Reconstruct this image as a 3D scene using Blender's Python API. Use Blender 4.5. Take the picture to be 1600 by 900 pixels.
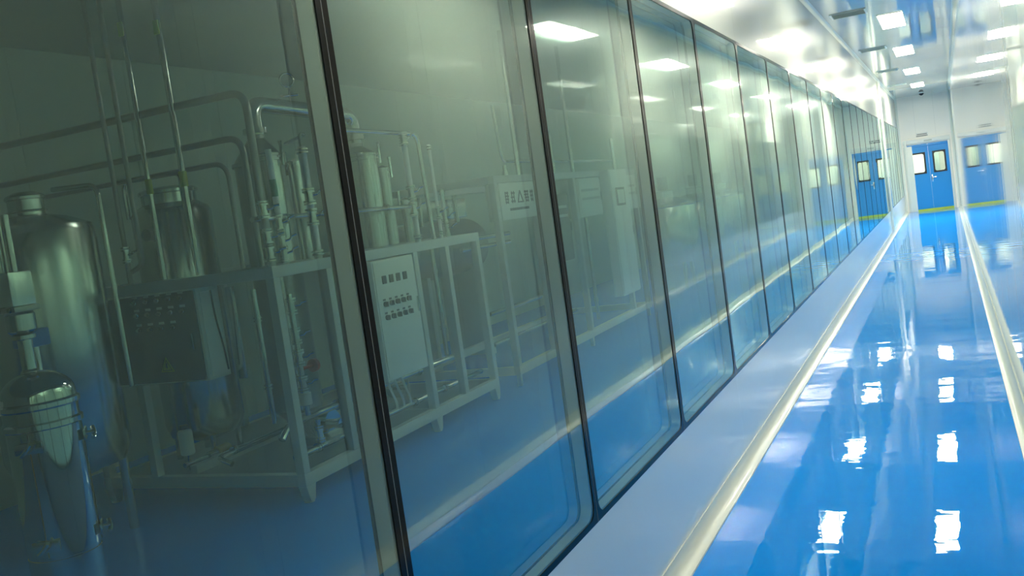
import bpy, bmesh, math, random
from mathutils import Vector, Matrix

for o in list(bpy.data.objects):
    bpy.data.objects.remove(o, do_unlink=True)
random.seed(7)
S = bpy.context.scene
COL = S.collection
PI = math.pi

# ------------------------------------------------------------------ camera
YAW, PITCH, ROLL = -0.4347, -0.0759, -0.1395
fw = Vector((math.sin(YAW) * math.cos(PITCH), math.cos(YAW) * math.cos(PITCH), math.sin(PITCH)))
rt = Vector((math.cos(YAW), -math.sin(YAW), 0.0))
up = rt.cross(fw)
c_, s_ = math.cos(ROLL), math.sin(ROLL)
rt, up = c_ * rt + s_ * up, -s_ * rt + c_ * up
cam = bpy.data.cameras.new('camera')
cam.sensor_width = 36.0
cam.lens = 1500.0 * 36.0 / 1600.0
cam.clip_start = 0.02
cam.clip_end = 200
camo = bpy.data.objects.new('camera', cam)
COL.objects.link(camo)
M = Matrix((rt, up, -fw)).transposed().to_4x4()
M.translation = Vector((1.2286, 0.0, 1.65))
camo.matrix_world = M
S.camera = camo

# ------------------------------------------------------------------ world, exposure
w = bpy.data.worlds.new('world')
S.world = w
w.use_nodes = True
w.node_tree.nodes['Background'].inputs[0].default_value = (0.03, 0.035, 0.035, 1)
w.node_tree.nodes['Background'].inputs[1].default_value = 0.3
S.view_settings.view_transform = 'Standard'
S.view_settings.look = 'None'
S.view_settings.gamma = 1
S.view_settings.exposure = 2.38
S.view_settings.use_curve_mapping = False
LAMP = 9.0                       # strength of the corridor ceiling lights
LAMP_COL = (1.0, 0.95, 0.79, 1)
LAMP_Y = (27.3, 22.7, 18.2, 14.05, 9.75, 5.4, 1.05, -3.0)      # from the end door back to the viewer
LAMP_K = (4.0, 1.6, 1.1, 0.95, 0.85, 0.76, 0.48, 0.3)             # raised at the far end to brighten the end wall, lowered near the viewer
ROOM_K = 0.30                    # strength of the added, unseen fill lamps in the production room
cy = S.cycles
cy.max_bounces = 14
cy.diffuse_bounces = 6
cy.glossy_bounces = 7
cy.transparent_max_bounces = 40
cy.transmission_bounces = 6
cy.caustics_reflective = True
cy.sample_clamp_indirect = 6.0
cy.use_denoising = True

# ------------------------------------------------------------------ materials
def mat(name, col=(0.8, 0.8, 0.8), rough=0.5, metal=0.0, coat=0.0, coat_rough=0.03, emit=None, estr=0.0, spec=0.5,
        bump=None, grain=None, ior=1.5, coat_ior=1.5):
    m = bpy.data.materials.new(name)
    m.use_nodes = True
    nt = m.node_tree
    b = nt.nodes['Principled BSDF']
    b.inputs['Base Color'].default_value = (*col[:3], 1)
    b.inputs['Roughness'].default_value = rough
    b.inputs['Metallic'].default_value = metal
    b.inputs['Coat Weight'].default_value = coat
    b.inputs['Coat Roughness'].default_value = coat_rough
    b.inputs['IOR'].default_value = ior
    b.inputs['Coat IOR'].default_value = coat_ior
    b.inputs['Specular IOR Level'].default_value = spec
    if emit:
        b.inputs['Emission Color'].default_value = (*emit[:3], 1)
        b.inputs['Emission Strength'].default_value = estr
    tc = None
    def coords(scale):
        g = nt.nodes.new('ShaderNodeNewGeometry')
        mp = nt.nodes.new('ShaderNodeMapping')
        mp.inputs['Scale'].default_value = scale
        nt.links.new(g.outputs['Position'], mp.inputs['Vector'])
        return mp.outputs['Vector']
    if grain:                      # (scale vec, amount): mottled base colour
        n = nt.nodes.new('ShaderNodeTexNoise')
        n.inputs['Scale'].default_value = 1.0
        n.inputs['Detail'].default_value = 3.0
        nt.links.new(coords(grain[0]), n.inputs['Vector'])
        mx = nt.nodes.new('ShaderNodeMix')
        mx.data_type = 'RGBA'
        k = grain[1]
        mx.inputs['A'].default_value = (*[c * (1 - k) for c in col[:3]], 1)
        mx.inputs['B'].default_value = (*[min(1, c * (1 + k)) for c in col[:3]], 1)
        nt.links.new(n.outputs['Fac'], mx.inputs['Factor'])
        nt.links.new(mx.outputs['Result'], b.inputs['Base Color'])
    if bump:                       # list of (scale vec, height in metres, detail)
        prev = None
        for sc, d, det in bump:
            n = nt.nodes.new('ShaderNodeTexNoise')
            n.inputs['Scale'].default_value = 1.0
            n.inputs['Detail'].default_value = det
            nt.links.new(coords(sc), n.inputs['Vector'])
            bp = nt.nodes.new('ShaderNodeBump')
            bp.inputs['Strength'].default_value = 1.0
            bp.inputs['Distance'].default_value = d
            nt.links.new(n.outputs['Fac'], bp.inputs['Height'])
            if prev:
                nt.links.new(prev, bp.inputs['Normal'])
            prev = bp.outputs['Normal']
        nt.links.new(prev, b.inputs['Normal'])
        nt.links.new(prev, b.inputs['Coat Normal'])
    return m

def glass_mat(name, tint, reflect=True, wave=0.0):
    m = bpy.data.materials.new(name)
    m.use_nodes = True
    nt = m.node_tree
    nt.nodes.remove(nt.nodes['Principled BSDF'])
    out = nt.nodes['Material Output']
    tr = nt.nodes.new('ShaderNodeBsdfTransparent')
    tr.inputs['Color'].default_value = (*tint, 1)
    if not reflect:
        nt.links.new(tr.outputs[0], out.inputs['Surface'])
        return m
    gl = nt.nodes.new('ShaderNodeBsdfGlossy')
    gl.inputs['Roughness'].default_value = 0.0
    gl.inputs['Color'].default_value = (0.86, 0.98, 0.94, 1)
    geo = nt.nodes.new('ShaderNodeNewGeometry')
    # thin sheet: the same Fresnel from either side, two surfaces: 2F / (1 + F)
    ior = nt.nodes.new('ShaderNodeMapRange')
    ior.inputs['To Min'].default_value = 1.52
    ior.inputs['To Max'].default_value = 1 / 1.52
    nt.links.new(geo.outputs['Backfacing'], ior.inputs['Value'])
    fr = nt.nodes.new('ShaderNodeFresnel')
    nt.links.new(ior.outputs[0], fr.inputs['IOR'])
    a = nt.nodes.new('ShaderNodeMath'); a.operation = 'MULTIPLY'; a.inputs[1].default_value = 2.0
    b = nt.nodes.new('ShaderNodeMath'); b.operation = 'ADD'; b.inputs[1].default_value = 1.0
    d = nt.nodes.new('ShaderNodeMath'); d.operation = 'DIVIDE'
    nt.links.new(fr.outputs[0], a.inputs[0]); nt.links.new(fr.outputs[0], b.inputs[0])
    nt.links.new(a.outputs[0], d.inputs[0]); nt.links.new(b.outputs[0], d.inputs[1])
    mx = nt.nodes.new('ShaderNodeMixShader')
    nt.links.new(d.outputs[0], mx.inputs[0])
    nt.links.new(tr.outputs[0], mx.inputs[1])
    nt.links.new(gl.outputs[0], mx.inputs[2])
    if wave:
        n = nt.nodes.new('ShaderNodeTexNoise')
        n.inputs['Scale'].default_value = 1.6
        n.inputs['Detail'].default_value = 0.0
        nt.links.new(geo.outputs['Position'], n.inputs['Vector'])
        bp = nt.nodes.new('ShaderNodeBump')
        bp.inputs['Distance'].default_value = wave
        nt.links.new(n.outputs['Fac'], bp.inputs['Height'])
        nt.links.new(bp.outputs['Normal'], gl.inputs['Normal'])
    nt.links.new(mx.outputs[0], out.inputs['Surface'])
    return m

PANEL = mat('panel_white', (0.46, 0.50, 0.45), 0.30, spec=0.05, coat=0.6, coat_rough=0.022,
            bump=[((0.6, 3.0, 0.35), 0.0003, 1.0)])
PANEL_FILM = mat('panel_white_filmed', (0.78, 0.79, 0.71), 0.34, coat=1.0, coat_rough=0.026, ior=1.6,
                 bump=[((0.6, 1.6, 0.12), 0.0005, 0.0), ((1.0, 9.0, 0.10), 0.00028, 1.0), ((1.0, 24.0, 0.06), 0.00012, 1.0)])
PANEL_SILL = mat('panel_sill', (0.80, 0.86, 0.83), 0.32, coat=0.8, coat_rough=0.12)
CEIL = mat('ceiling_white', (0.52, 0.55, 0.51), 0.28, coat=1.0, coat_rough=0.05,
           bump=[((1.2, 0.5, 1.0), 0.0008, 0.0)])
ENDW = mat('panel_end', (0.90, 0.88, 0.80), 0.5, coat=0.1, coat_rough=0.2)
SEAL = mat('dark_sealant', (0.16, 0.18, 0.17), 0.6)
JOINT = mat('joint_sealant', (0.45, 0.50, 0.47), 0.6)
FLOOR = mat('epoxy_blue', (0.0006, 0.32, 0.98), 0.5, coat=1.0, coat_rough=0.012, spec=0.0, coat_ior=1.3,
            bump=[((1.7, 1.0, 1.0), 0.0028, 0.0), ((3.2, 5.0, 1.0), 0.0012, 0.0), ((5.0, 14.0, 1.0), 0.0004, 1.0)], grain=((1.5, 1.5, 1.5), 0.05))
IVORY = mat('ivory_pvc', (0.80, 0.82, 0.70), 0.35, coat=0.5, coat_rough=0.1)
ALU = mat('aluminium_white', (0.72, 0.77, 0.70), 0.35, coat=0.4)
LINER = mat('liner_grey', (0.54, 0.59, 0.53), 0.2, metal=0.4, coat=0.5)
BLACK = mat('black_print', (0.005, 0.006, 0.006), 0.10, spec=0.15)
GASKET = mat('black_rubber', (0.008, 0.009, 0.010), 0.4)
STEEL = mat('stainless', (0.62, 0.64, 0.61), 0.16, metal=1.0, bump=[((0.8, 0.8, 40.0), 0.0001, 1.0)])
STEEL_M = mat('stainless_mirror', (0.60, 0.63, 0.61), 0.06, metal=1.0)
STEEL_B = mat('stainless_brushed', (0.60, 0.62, 0.59), 0.20, metal=1.0, bump=[((7.0, 7.0, 0.3), 0.0030, 1.0)])
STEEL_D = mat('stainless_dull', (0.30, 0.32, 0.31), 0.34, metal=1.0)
FRAMEP = mat('frame_grey_paint', (0.50, 0.55, 0.51), 0.4, grain=((6, 6, 6), 0.06))
CABP = mat('cabinet_paint', (0.66, 0.71, 0.64), 0.4)
CABD = mat('cabinet_dark', (0.10, 0.115, 0.11), 0.5)
WHITEP = mat('white_plastic', (0.75, 0.77, 0.72), 0.4)
DARKP = mat('dark_plastic', (0.03, 0.035, 0.035), 0.4)
INK = mat('ink_grey', (0.08, 0.09, 0.09), 0.6)
REDP = mat('red_paint', (0.35, 0.02, 0.03), 0.4)
GREENP = mat('green_band', (0.02, 0.25, 0.14), 0.5)
YELGRN = mat('yellow_green_tape', (0.45, 0.60, 0.06), 0.5)
YELP = mat('yellow_label', (0.42, 0.48, 0.04), 0.5)
BRASS = mat('brass_body', (0.45, 0.36, 0.10), 0.35, metal=0.7)
BLUEP = mat('blue_plastic', (0.02, 0.16, 0.50), 0.4)
DOORB = mat('door_blue', (0.006, 0.28, 0.70), 0.35, coat=0.3)
ROOMW = mat('room_panel', (0.40, 0.48, 0.40), 0.4, coat=0.2, coat_rough=0.15)
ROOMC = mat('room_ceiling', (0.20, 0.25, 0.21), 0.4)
ROOMF = mat('room_epoxy_blue', (0.0006, 0.25, 0.97), 0.5, spec=0.0, coat_ior=1.3, coat=0.75, coat_rough=0.02,
            bump=[((2.0, 2.0, 1.0), 0.0012, 0.0)])
HOSE = mat('clear_hose', (0.55, 0.60, 0.56), 0.2, coat=0.8)
LEDS = [mat('lamp_diffuser', (0.9, 0.9, 0.9), 0.5, emit=LAMP_COL, estr=LAMP * k) for k in LAMP_K]
LED2 = mat('lobby_lamp_diffuser', (0.9, 0.9, 0.9), 0.5, emit=LAMP_COL, estr=LAMP * 0.6)
LED3 = mat('room_fill_diffuser', (0.9, 0.9, 0.9), 0.5, emit=LAMP_COL, estr=LAMP * ROOM_K)
GL_FACE = glass_mat('glass_face', (0.86, 0.97, 0.92), True, 0.0012)
GL_BODY = glass_mat('glass_body', (0.97, 0.99, 0.98), False)

# ------------------------------------------------------------------ mesh helpers
BASE = {}

def link_mesh(name, me, m, parent=None):
    o = bpy.data.objects.new(name, me)
    COL.objects.link(o)
    if parent is not None:
        o.parent = parent
    if m is not None and not me.materials:
        me.materials.append(m)
    return o

def obj(name, bm, m, parent=None, at=None, smooth=True):
    """Link a bmesh built in world coordinates as one object with its origin at the parent's base (or at `at`)."""
    base = BASE[parent.name] if parent is not None else Vector(at or (0, 0, 0))
    bmesh.ops.translate(bm, verts=bm.verts, vec=-base)
    bmesh.ops.recalc_face_normals(bm, faces=bm.faces)
    if smooth:
        for f in bm.faces:
            f.smooth = True
        for e in bm.edges:
            if len(e.link_faces) != 2 or e.calc_face_angle(0) > 0.6:
                e.smooth = False
    me = bpy.data.meshes.new(name)
    bm.to_mesh(me)
    bm.free()
    o = link_mesh(name, me, m, parent)
    if parent is None:
        o.location = base
    BASE[o.name] = base
    return o

def thing(name, label, cat, loc, group=None):
    o = bpy.data.objects.new(name, None)
    o.empty_display_size = 0.1
    COL.objects.link(o)
    o.location = loc
    o['label'] = label
    o['category'] = cat
    if group:
        o['group'] = group
    BASE[o.name] = Vector(loc)
    return o

def shell(name, loc=(0, 0, 0), label=None):
    o = bpy.data.objects.new(name, None)
    o.empty_display_size = 0.1
    COL.objects.link(o)
    o.location = loc
    o['kind'] = 'structure'
    if label:
        o['label'] = label
    BASE[o.name] = Vector(loc)
    return o

def tag(o, label, cat, group=None):
    o['label'] = label
    o['category'] = cat
    if group:
        o['group'] = group
    return o

def struct(o, label=None):
    o['kind'] = 'structure'
    if label:
        o['label'] = label
    return o

def B():
    return bmesh.new()

def box(bm, x0, x1, y0, y1, z0, z1, bev=0.0):
    vs = [bm.verts.new((x, y, z)) for x in (x0, x1) for y in (y0, y1) for z in (z0, z1)]
    fs = [(0, 1, 3, 2), (4, 6, 7, 5), (0, 4, 5, 1), (2, 3, 7, 6), (0, 2, 6, 4), (1, 5, 7, 3)]
    faces = [bm.faces.new([vs[i] for i in f]) for f in fs]
    if bev:
        es = list({e for f in faces for e in f.edges})
        bmesh.ops.bevel(bm, geom=es, offset=bev, segments=2, affect='EDGES', profile=0.6)
    return bm

def frame_of(d):
    d = d.normalized()
    a = Vector((0, 0, 1)) if abs(d.z) < 0.9 else Vector((1, 0, 0))
    u = d.cross(a).normalized()
    return u, d.cross(u).normalized()

def cyl(bm, p0, p1, r, n=20, r1=None):
    p0, p1 = Vector(p0), Vector(p1)
    r1 = r if r1 is None else r1
    u, v = frame_of(p1 - p0)
    A = [bm.verts.new(p0 + r * (math.cos(t) * u + math.sin(t) * v)) for t in [2 * PI * i / n for i in range(n)]]
    C = [bm.verts.new(p1 + r1 * (math.cos(t) * u + math.sin(t) * v)) for t in [2 * PI * i / n for i in range(n)]]
    for i in range(n):
        bm.faces.new((A[i], A[(i + 1) % n], C[(i + 1) % n], C[i]))
    bm.faces.new(A); bm.faces.new(C[::-1])
    return bm

def fillet(pts, rad, n=6):
    pts = [Vector(p) for p in pts]
    out = [pts[0]]
    for i in range(1, len(pts) - 1):
        a, b, c = pts[i - 1], pts[i], pts[i + 1]
        d0, d1 = (a - b), (c - b)
        L = min(rad, d0.length * 0.49, d1.length * 0.49)
        q0, q1 = b + d0.normalized() * L, b + d1.normalized() * L
        for k in range(n + 1):
            t = k / n
            out.append((1 - t) ** 2 * q0 + 2 * t * (1 - t) * b + t * t * q1)
    out.append(pts[-1])
    return out

def tube(bm, pts, r, rad=0.06, n=12):
    P = fillet(pts, rad) if rad else [Vector(p) for p in pts]
    u = None
    rings = []
    for i, p in enumerate(P):
        d = (P[min(i + 1, len(P) - 1)] - P[max(i - 1, 0)]).normalized()
        if u is None:
            u, v = frame_of(d)
        else:
            u = (u - d * u.dot(d)).normalized()
            v = d.cross(u)
        rings.append([bm.verts.new(p + r * (math.cos(2 * PI * k / n) * u + math.sin(2 * PI * k / n) * v)) for k in range(n)])
    for a, b in zip(rings, rings[1:]):
        for k in range(n):
            bm.faces.new((a[k], a[(k + 1) % n], b[(k + 1) % n], b[k]))
    bm.faces.new(rings[0]); bm.faces.new(rings[-1][::-1])
    return bm

def lathe(bm, cx, cy_, prof, n=40):
    """prof: list of (r, z) from bottom to top, closed on the axis."""
    rings = []
    for r, z in prof:
        if r < 1e-5:
            rings.append([bm.verts.new((cx, cy_, z))])
        else:
            rings.append([bm.verts.new((cx + r * math.cos(2 * PI * k / n), cy_ + r * math.sin(2 * PI * k / n), z)) for k in range(n)])
    for a, b in zip(rings, rings[1:]):
        for k in range(n):
            k2 = (k + 1) % n
            if len(a) == 1 and len(b) == 1:
                continue
            if len(a) == 1:
                bm.faces.new((a[0], b[k], b[k2]))
            elif len(b) == 1:
                bm.faces.new((a[k], a[k2], b[0]))
            else:
                bm.faces.new((a[k], a[k2], b[k2], b[k]))
    for R in (rings[0], rings[-1]):
        if len(R) > 1:
            bm.faces.new(R)
    return bm

def dome(r, z0, h, n=8):
    return [(r * math.cos(PI / 2 * k / n), z0 + h * math.sin(PI / 2 * k / n)) for k in range(n)] + [(0, z0 + h)]

def torus(bm, c, axis, R, r, n=28, m=8):
    c = Vector(c)
    u, v = frame_of(Vector(axis))
    a = Vector(axis).normalized()
    rings = []
    for i in range(n):
        t = 2 * PI * i / n
        d = math.cos(t) * u + math.sin(t) * v
        rings.append([bm.verts.new(c + d * (R + r * math.cos(2 * PI * k / m)) + a * r * math.sin(2 * PI * k / m)) for k in range(m)])
    for i in range(n):
        A, C = rings[i], rings[(i + 1) % n]
        for k in range(m):
            bm.faces.new((A[k], A[(k + 1) % m], C[(k + 1) % m], C[k]))
    return bm

def rrect(a0, a1, b0, b1, r, n=6):
    """inner rounded loop with matching points for the outer rectangle given by projecting outward"""
    pts = []
    for (ca, cb, s0) in ((a1 - r, b1 - r, 0), (a0 + r, b1 - r, 1), (a0 + r, b0 + r, 2), (a1 - r, b0 + r, 3)):
        for k in range(n + 1):
            t = PI / 2 * (s0 + k / n)
            pts.append((ca + r * math.cos(t), cb + r * math.sin(t), s0, k / n))
    return pts

def ring(bm, to3, a0, a1, b0, b1, ia0, ia1, ib0, ib1, r, d0, d1, n=6):
    """rectangular plate (a0..a1, b0..b1) with a rounded opening, from depth d0 to d1; to3(a, b, d) -> xyz"""
    inner = rrect(ia0, ia1, ib0, ib1, r, n)
    outer = []
    for (a, b, q, t) in inner:
        ea = a1 if q in (0, 3) else a0
        eb = b1 if q in (0, 1) else b0
        first_side = (t < 0.5)
        if abs(t - 0.5) < 1e-6:
            outer.append((ea, eb))
        elif (first_side and q in (0, 2)) or (not first_side and q in (1, 3)):
            outer.append((ea, b))
        else:
            outer.append((a, eb))
    N = len(inner)
    I0 = [bm.verts.new(to3(p[0], p[1], d0)) for p in inner]
    I1 = [bm.verts.new(to3(p[0], p[1], d1)) for p in inner]
    O0 = [bm.verts.new(to3(p[0], p[1], d0)) for p in outer]
    O1 = [bm.verts.new(to3(p[0], p[1], d1)) for p in outer]
    for i in range(N):
        j = (i + 1) % N
        bm.faces.new((I0[i], I0[j], O0[j], O0[i]))
        bm.faces.new((I1[i], O1[i], O1[j], I1[j]))
        bm.faces.new((I0[i], I1[i], I1[j], I0[j]))
        bm.faces.new((O0[i], O0[j], O1[j], O1[i]))
    return bm

def extrude_y(bm, prof, y0, y1):
    A = [bm.verts.new((x, y0, z)) for x, z in prof]
    C = [bm.verts.new((x, y1, z)) for x, z in prof]
    n = len(prof)
    for i in range(n):
        bm.faces.new((A[i], A[(i + 1) % n], C[(i + 1) % n], C[i]))
    bm.faces.new(A); bm.faces.new(C[::-1])
    return bm

# ------------------------------------------------------------------ dimensions
W, L, H = 1.526, 31.85, 3.50            # corridor width, end wall, ceiling
Y0 = -4.0                               # corridor start behind the camera
SILL, HEAD = 0.533, 2.615
PITCHW, YM2 = 1.2423, 3.0924
RX = -5.36                              # back wall of the production room

# ------------------------------------------------------------------ shell
struct(obj('floor', box(B(), -0.05, W + 0.05, Y0, L + 3, -0.1, 0.0), FLOOR, smooth=False), 'glossy blue epoxy floor of the corridor')
struct(obj('floor', box(B(), RX, -0.05, Y0, L + 1, -0.1, 0.0), ROOMF, smooth=False), 'glossy blue floor of the production room behind the glass')

ceil = shell('ceiling', (0, 0, H), 'glossy white panelled corridor ceiling')
y = Y0
cp = None
PW = 1.18
while y < L:
    y1 = min(y + PW, L)
    if cp is None or y1 - y < PW - 1e-3:
        c = obj('ceiling_panel', box(B(), -0.05, W + 0.05, y + 0.0015, y1 - 0.0015, H, H + 0.05), CEIL, ceil, smooth=False)
        if cp is None:
            cp, cpy = c, y
    else:
        c = link_mesh('ceiling_panel', cp.data, None, ceil)
        c.location = (0, y - cpy, 0)
    y = y1
obj('joint_backing', box(B(), -0.05, W + 0.05, Y0, L, H + 0.004, H + 0.03), JOINT, ceil, smooth=False)

# right wall: full height panels with hairline joints
wr = shell('wall_right', (W, 0, 0), 'glossy white panel wall on the right of the corridor')
y, first = Y0 + 0.35, None
while y < L:
    y1 = min(y + 0.98, L)
    if first is None or y1 - y < 0.979:
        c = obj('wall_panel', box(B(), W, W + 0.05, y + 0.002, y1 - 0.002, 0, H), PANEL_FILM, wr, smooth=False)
        if first is None:
            first, fy = c, y
    else:
        c = link_mesh('wall_panel', first.data, None, wr)
        c.location = (0, y - fy, 0)
    y = y1
obj('joint_backing', box(B(), W + 0.004, W + 0.04, Y0, L, 0, H), JOINT, wr, smooth=False)

# left wall: sill band, panels over the glass
wl = shell('wall_left', (0, 0, 0), 'white panel wall around the long row of windows')
YG0, YG1 = YM2 - 4 * PITCHW, YM2 + 23 * PITCHW       # ends of the glazing
first = None
for k in range(9):
    ya = YG0 + k * 3 * PITCHW
    if first is None:
        first = obj('sill_panel', box(B(), -0.05, 0, ya + 0.0005, ya + 3 * PITCHW - 0.0005, 0, SILL), PANEL_SILL, wl, smooth=False)
    else:
        c = link_mesh('sill_panel', first.data, None, wl)
        c.location = (0, k * 3 * PITCHW, 0)
first = None
for k in range(27):
    ya = YG0 + k * PITCHW
    if first is None:
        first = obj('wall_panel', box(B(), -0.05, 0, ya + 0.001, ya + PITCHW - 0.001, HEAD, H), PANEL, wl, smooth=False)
    else:
        c = link_mesh('wall_panel', first.data, None, wl)
        c.location = (0, k * PITCHW, 0)
obj('joint_backing', box(B(), -0.045, -0.004, YG0, YG1, HEAD + 0.001, H), JOINT, wl, smooth=False)
obj('end_panel', box(B(), -0.05, 0, YG1 + 0.001, L, 0, H), PANEL, wl, smooth=False)
obj('end_panel', box(B(), -0.05, 0, Y0, YG0 - 0.001, 0, H), PANEL, wl, smooth=False)

struct(obj('wall_back', box(B(), -0.05, W + 0.05, Y0 - 0.05, Y0, 0, H), ENDW, smooth=False), 'white wall closing the corridor behind the viewer')

# production room shell
rb = shell('wall_far', (RX, 0, 0), 'dim panelled back wall of the production room')
y, first = Y0, None
while y < L + 0.9:
    if first is None:
        first = obj('wall_panel', box(B(), RX - 0.05, RX, y + 0.002, y + 1.178, 0, H), ROOMW, rb, smooth=False)
    else:
        c = link_mesh('wall_panel', first.data, None, rb)
        c.location = (0, y - Y0, 0)
    y += 1.18
obj('joint_backing', box(B(), RX - 0.045, RX - 0.004, Y0, L + 1, 0, H), JOINT, rb, smooth=False)
struct(obj('wall_room_start', box(B(), RX - 0.05, -0.05, Y0 - 0.05, Y0, 0, H), ROOMW, smooth=False), 'near end wall of the production room')
struct(obj('wall_room_end', box(B(), RX - 0.05, -0.05, L + 1, L + 1.05, 0, H), ROOMW, smooth=False), 'far end wall of the production room')
struct(obj('ceiling', box(B(), RX - 0.05, -0.05, Y0 - 0.05, L + 1.05, H, H + 0.05), ROOMC, smooth=False), 'unlit ceiling of the production room')

# ------------------------------------------------------------------ windows
def to_x(a, b, d):
    return (d, a, b)

def make_window(k):
    ya = YM2 + (k - 3) * PITCHW
    o = shell('window_1', (0, ya, SILL), 'tall flush double glazed pane with black printed border and rounded corners')
    a0, a1, b0, b1 = ya + 0.002, ya + PITCHW - 0.002, SILL, HEAD
    bd, r = 0.0215, 0.05
    fr = obj('border', ring(B(), to_x, a0, a1, b0, b1, a0 + bd, a1 - bd, b0 + bd, b1 - bd, r, -0.002, 0.0006), BLACK, o)
    obj('liner', ring(B(), to_x, a0 + 0.001, a1 - 0.001, b0 + 0.001, b1 - 0.001, a0 + bd + 0.002, a1 - bd - 0.002, b0 + bd + 0.002,
                      b1 - bd - 0.002, r, -0.049, -0.0085, 8), LINER, o)
    bb = ring(B(), to_x, a0, a1, b0, b1, a0 + bd, a1 - bd, b0 + bd, b1 - bd, r, -0.062, -0.057)
    obj('border', bb, BLACK, o)
    for (x0, x1) in ((-0.008, -0.002), (-0.057, -0.051)):
        p = obj('pane', box(B(), x0, x1, a0 + 0.002, a1 - 0.002, b0 + 0.002, b1 - 0.002), GL_FACE, o, smooth=False)
        p.data.materials.append(GL_BODY)
        for f in p.data.polygons:
            f.material_index = 0 if f.normal.x > 0.9 else 1
    return o

win0 = make_window(-1)
kids = list(win0.children)
for i in range(1, 27):
    e = shell('window_%d' % (i + 1), (0, YG0 + i * PITCHW, SILL), win0['label'])
    for ch in kids:
        c = ch.copy()
        COL.objects.link(c)
        c.parent = e
# grey sealant between the units
sb = B()
for i in range(0, 28):
    box(sb, -0.05, 0.0003, YG0 + i * PITCHW - 0.0018, YG0 + i * PITCHW + 0.0018, SILL, HEAD)
obj('sealant', sb, SEAL, wl, smooth=False)

# ------------------------------------------------------------------ trims, coved skirting
def skirt(x, sgn):
    pr = [(0, 0), (0, 0.075), (0.006, 0.078), (0.010, 0.060), (0.018, 0.040), (0.032, 0.022), (0.052, 0.011), (0.072, 0.007), (0.074, 0.0)]
    return [(x + sgn * a, b) for a, b in pr]
struct(obj('baseboard_left', extrude_y(B(), skirt(0, 1), Y0, L), IVORY), 'coved ivory skirting under the window wall')
struct(obj('baseboard_right', extrude_y(B(), skirt(W, -1), Y0, L), IVORY), 'coved ivory skirting along the right wall')

def cove(cx, cz, sx, sz, r=0.05, n=6):
    pts = [(cx, cz)]
    for k in range(n + 1):
        t = PI / 2 * k / n
        pts.append((cx + sx * r * (1 - math.sin(t)), cz + sz * r * (1 - math.cos(t))))
    return pts
struct(obj('trim_1', extrude_y(B(), cove(0, H, 1, -1, 0.045), Y0, L), ALU), 'white cove between left wall and ceiling')
struct(obj('trim_2', extrude_y(B(), cove(W, H, -1, -1, 0.045), Y0, L), ALU), 'white cove between right wall and ceiling')
bm = extrude_y(B(), cove(0, 0, 1, -1, 0.06), 0, H)
bmesh.ops.transform(bm, matrix=Matrix(((1, 0, 0, 0), (0, 0, 1, L), (0, 1, 0, 0), (0, 0, 0, 1))), verts=bm.verts)
struct(obj('trim_3', bm, ALU), 'white vertical cove in the left corner of the end wall')
bm = extrude_y(B(), cove(0, 0, -1, -1, 0.06), 0, H)
bmesh.ops.transform(bm, matrix=Matrix(((1, 0, 0, W), (0, 0, 1, L), (0, 1, 0, 0), (0, 0, 0, 1))), verts=bm.verts)
struct(obj('trim_4', bm, ALU), 'white vertical cove in the right corner of the end wall')

# cable trunking on the left wall close to the end
ct = obj('cable_trunking', box(B(), 0.004, 0.05, 23.40, 23.56, 0.09, H - 0.045, 0.004), ALU, at=(0, 23.48, 0.09))
tag(ct, 'white vertical trunking strip fixed across the window wall near the blue door', 'trunking')

# ------------------------------------------------------------------ end wall and door
OX0, OX1, OZ = 0.20, 1.365, 2.03
we = shell('wall_end', (0, L, 0), 'off white panel wall at the end of the corridor')
obj('wall_panel', box(B(), -0.05, OX0, L, L + 0.08, 0, 2.25), ENDW, we, smooth=False)
obj('wall_panel', box(B(), OX1, W + 0.05, L, L + 0.08, 0, 2.25), ENDW, we, smooth=False)
for a, b in ((-0.05, 0.50), (0.50, 1.05), (1.05, W + 0.05)):
    obj('wall_panel', box(B(), a + 0.0015, b - 0.0015, L, L + 0.08, 2.252, H), ENDW, we, smooth=False)
obj('lintel_panel', box(B(), OX0, OX1, L, L + 0.08, OZ, 2.25), ENDW, we, smooth=False)
obj('joint_backing', box(B(), -0.05, W + 0.05, L + 0.03, L + 0.06, 2.2, H), JOINT, we, smooth=False)

dr = shell('door_1', (0.785, L, 0), 'blue double leaf door with two rounded windows at the corridor end')
f = B()
box(f, 0.10, 0.345, L - 0.05, L + 0.10, 0, 2.0, 0.008)
box(f, 0.135, 0.20, L - 0.075, L - 0.04, 0, 2.19, 0.008)
box(f, 1.345, 1.41, L - 0.05, L + 0.10, 0, 2.19, 0.008)
obj('door_frame', f, ALU, dr)
f = B()
box(f, 0.10, 1.41, L - 0.07, L + 0.06, 2.06, 2.19, 0.008)
obj('header', f, WHITEP, dr)
def to_y(a, b, d):
    return (a, d, b)
def leaf(x0, x1, wx0, wx1):
    lf = obj('leaf', ring(B(), to_y, x0, x1, 0.02, 2.03, wx0, wx1, 1.165, 1.745, 0.06, L + 0.005, L + 0.05), DOORB, dr)
    obj('gasket', ring(B(), to_y, wx0 - 0.035, wx1 + 0.035, 1.13, 1.78, wx0 + 0.012, wx1 - 0.012, 1.177, 1.733, 0.055, L - 0.006, L + 0.004), GASKET, lf)
    p = obj('pane', box(B(), wx0 + 0.001, wx1 - 0.001, L + 0.02, L + 0.026, 1.166, 1.744), GL_FACE, lf, smooth=False)
    p.data.materials.append(GL_BODY)
    for q in p.data.polygons:
        q.material_index = 0 if q.normal.y < -0.9 else 1
    return lf
leaf(0.205, 0.783, 0.30, 0.66)
lf = leaf(0.787, 1.362, 0.925, 1.225)
h = B()
box(h, 0.815, 0.850, L - 0.012, L + 0.006, 0.86, 1.08, 0.006)
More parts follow.
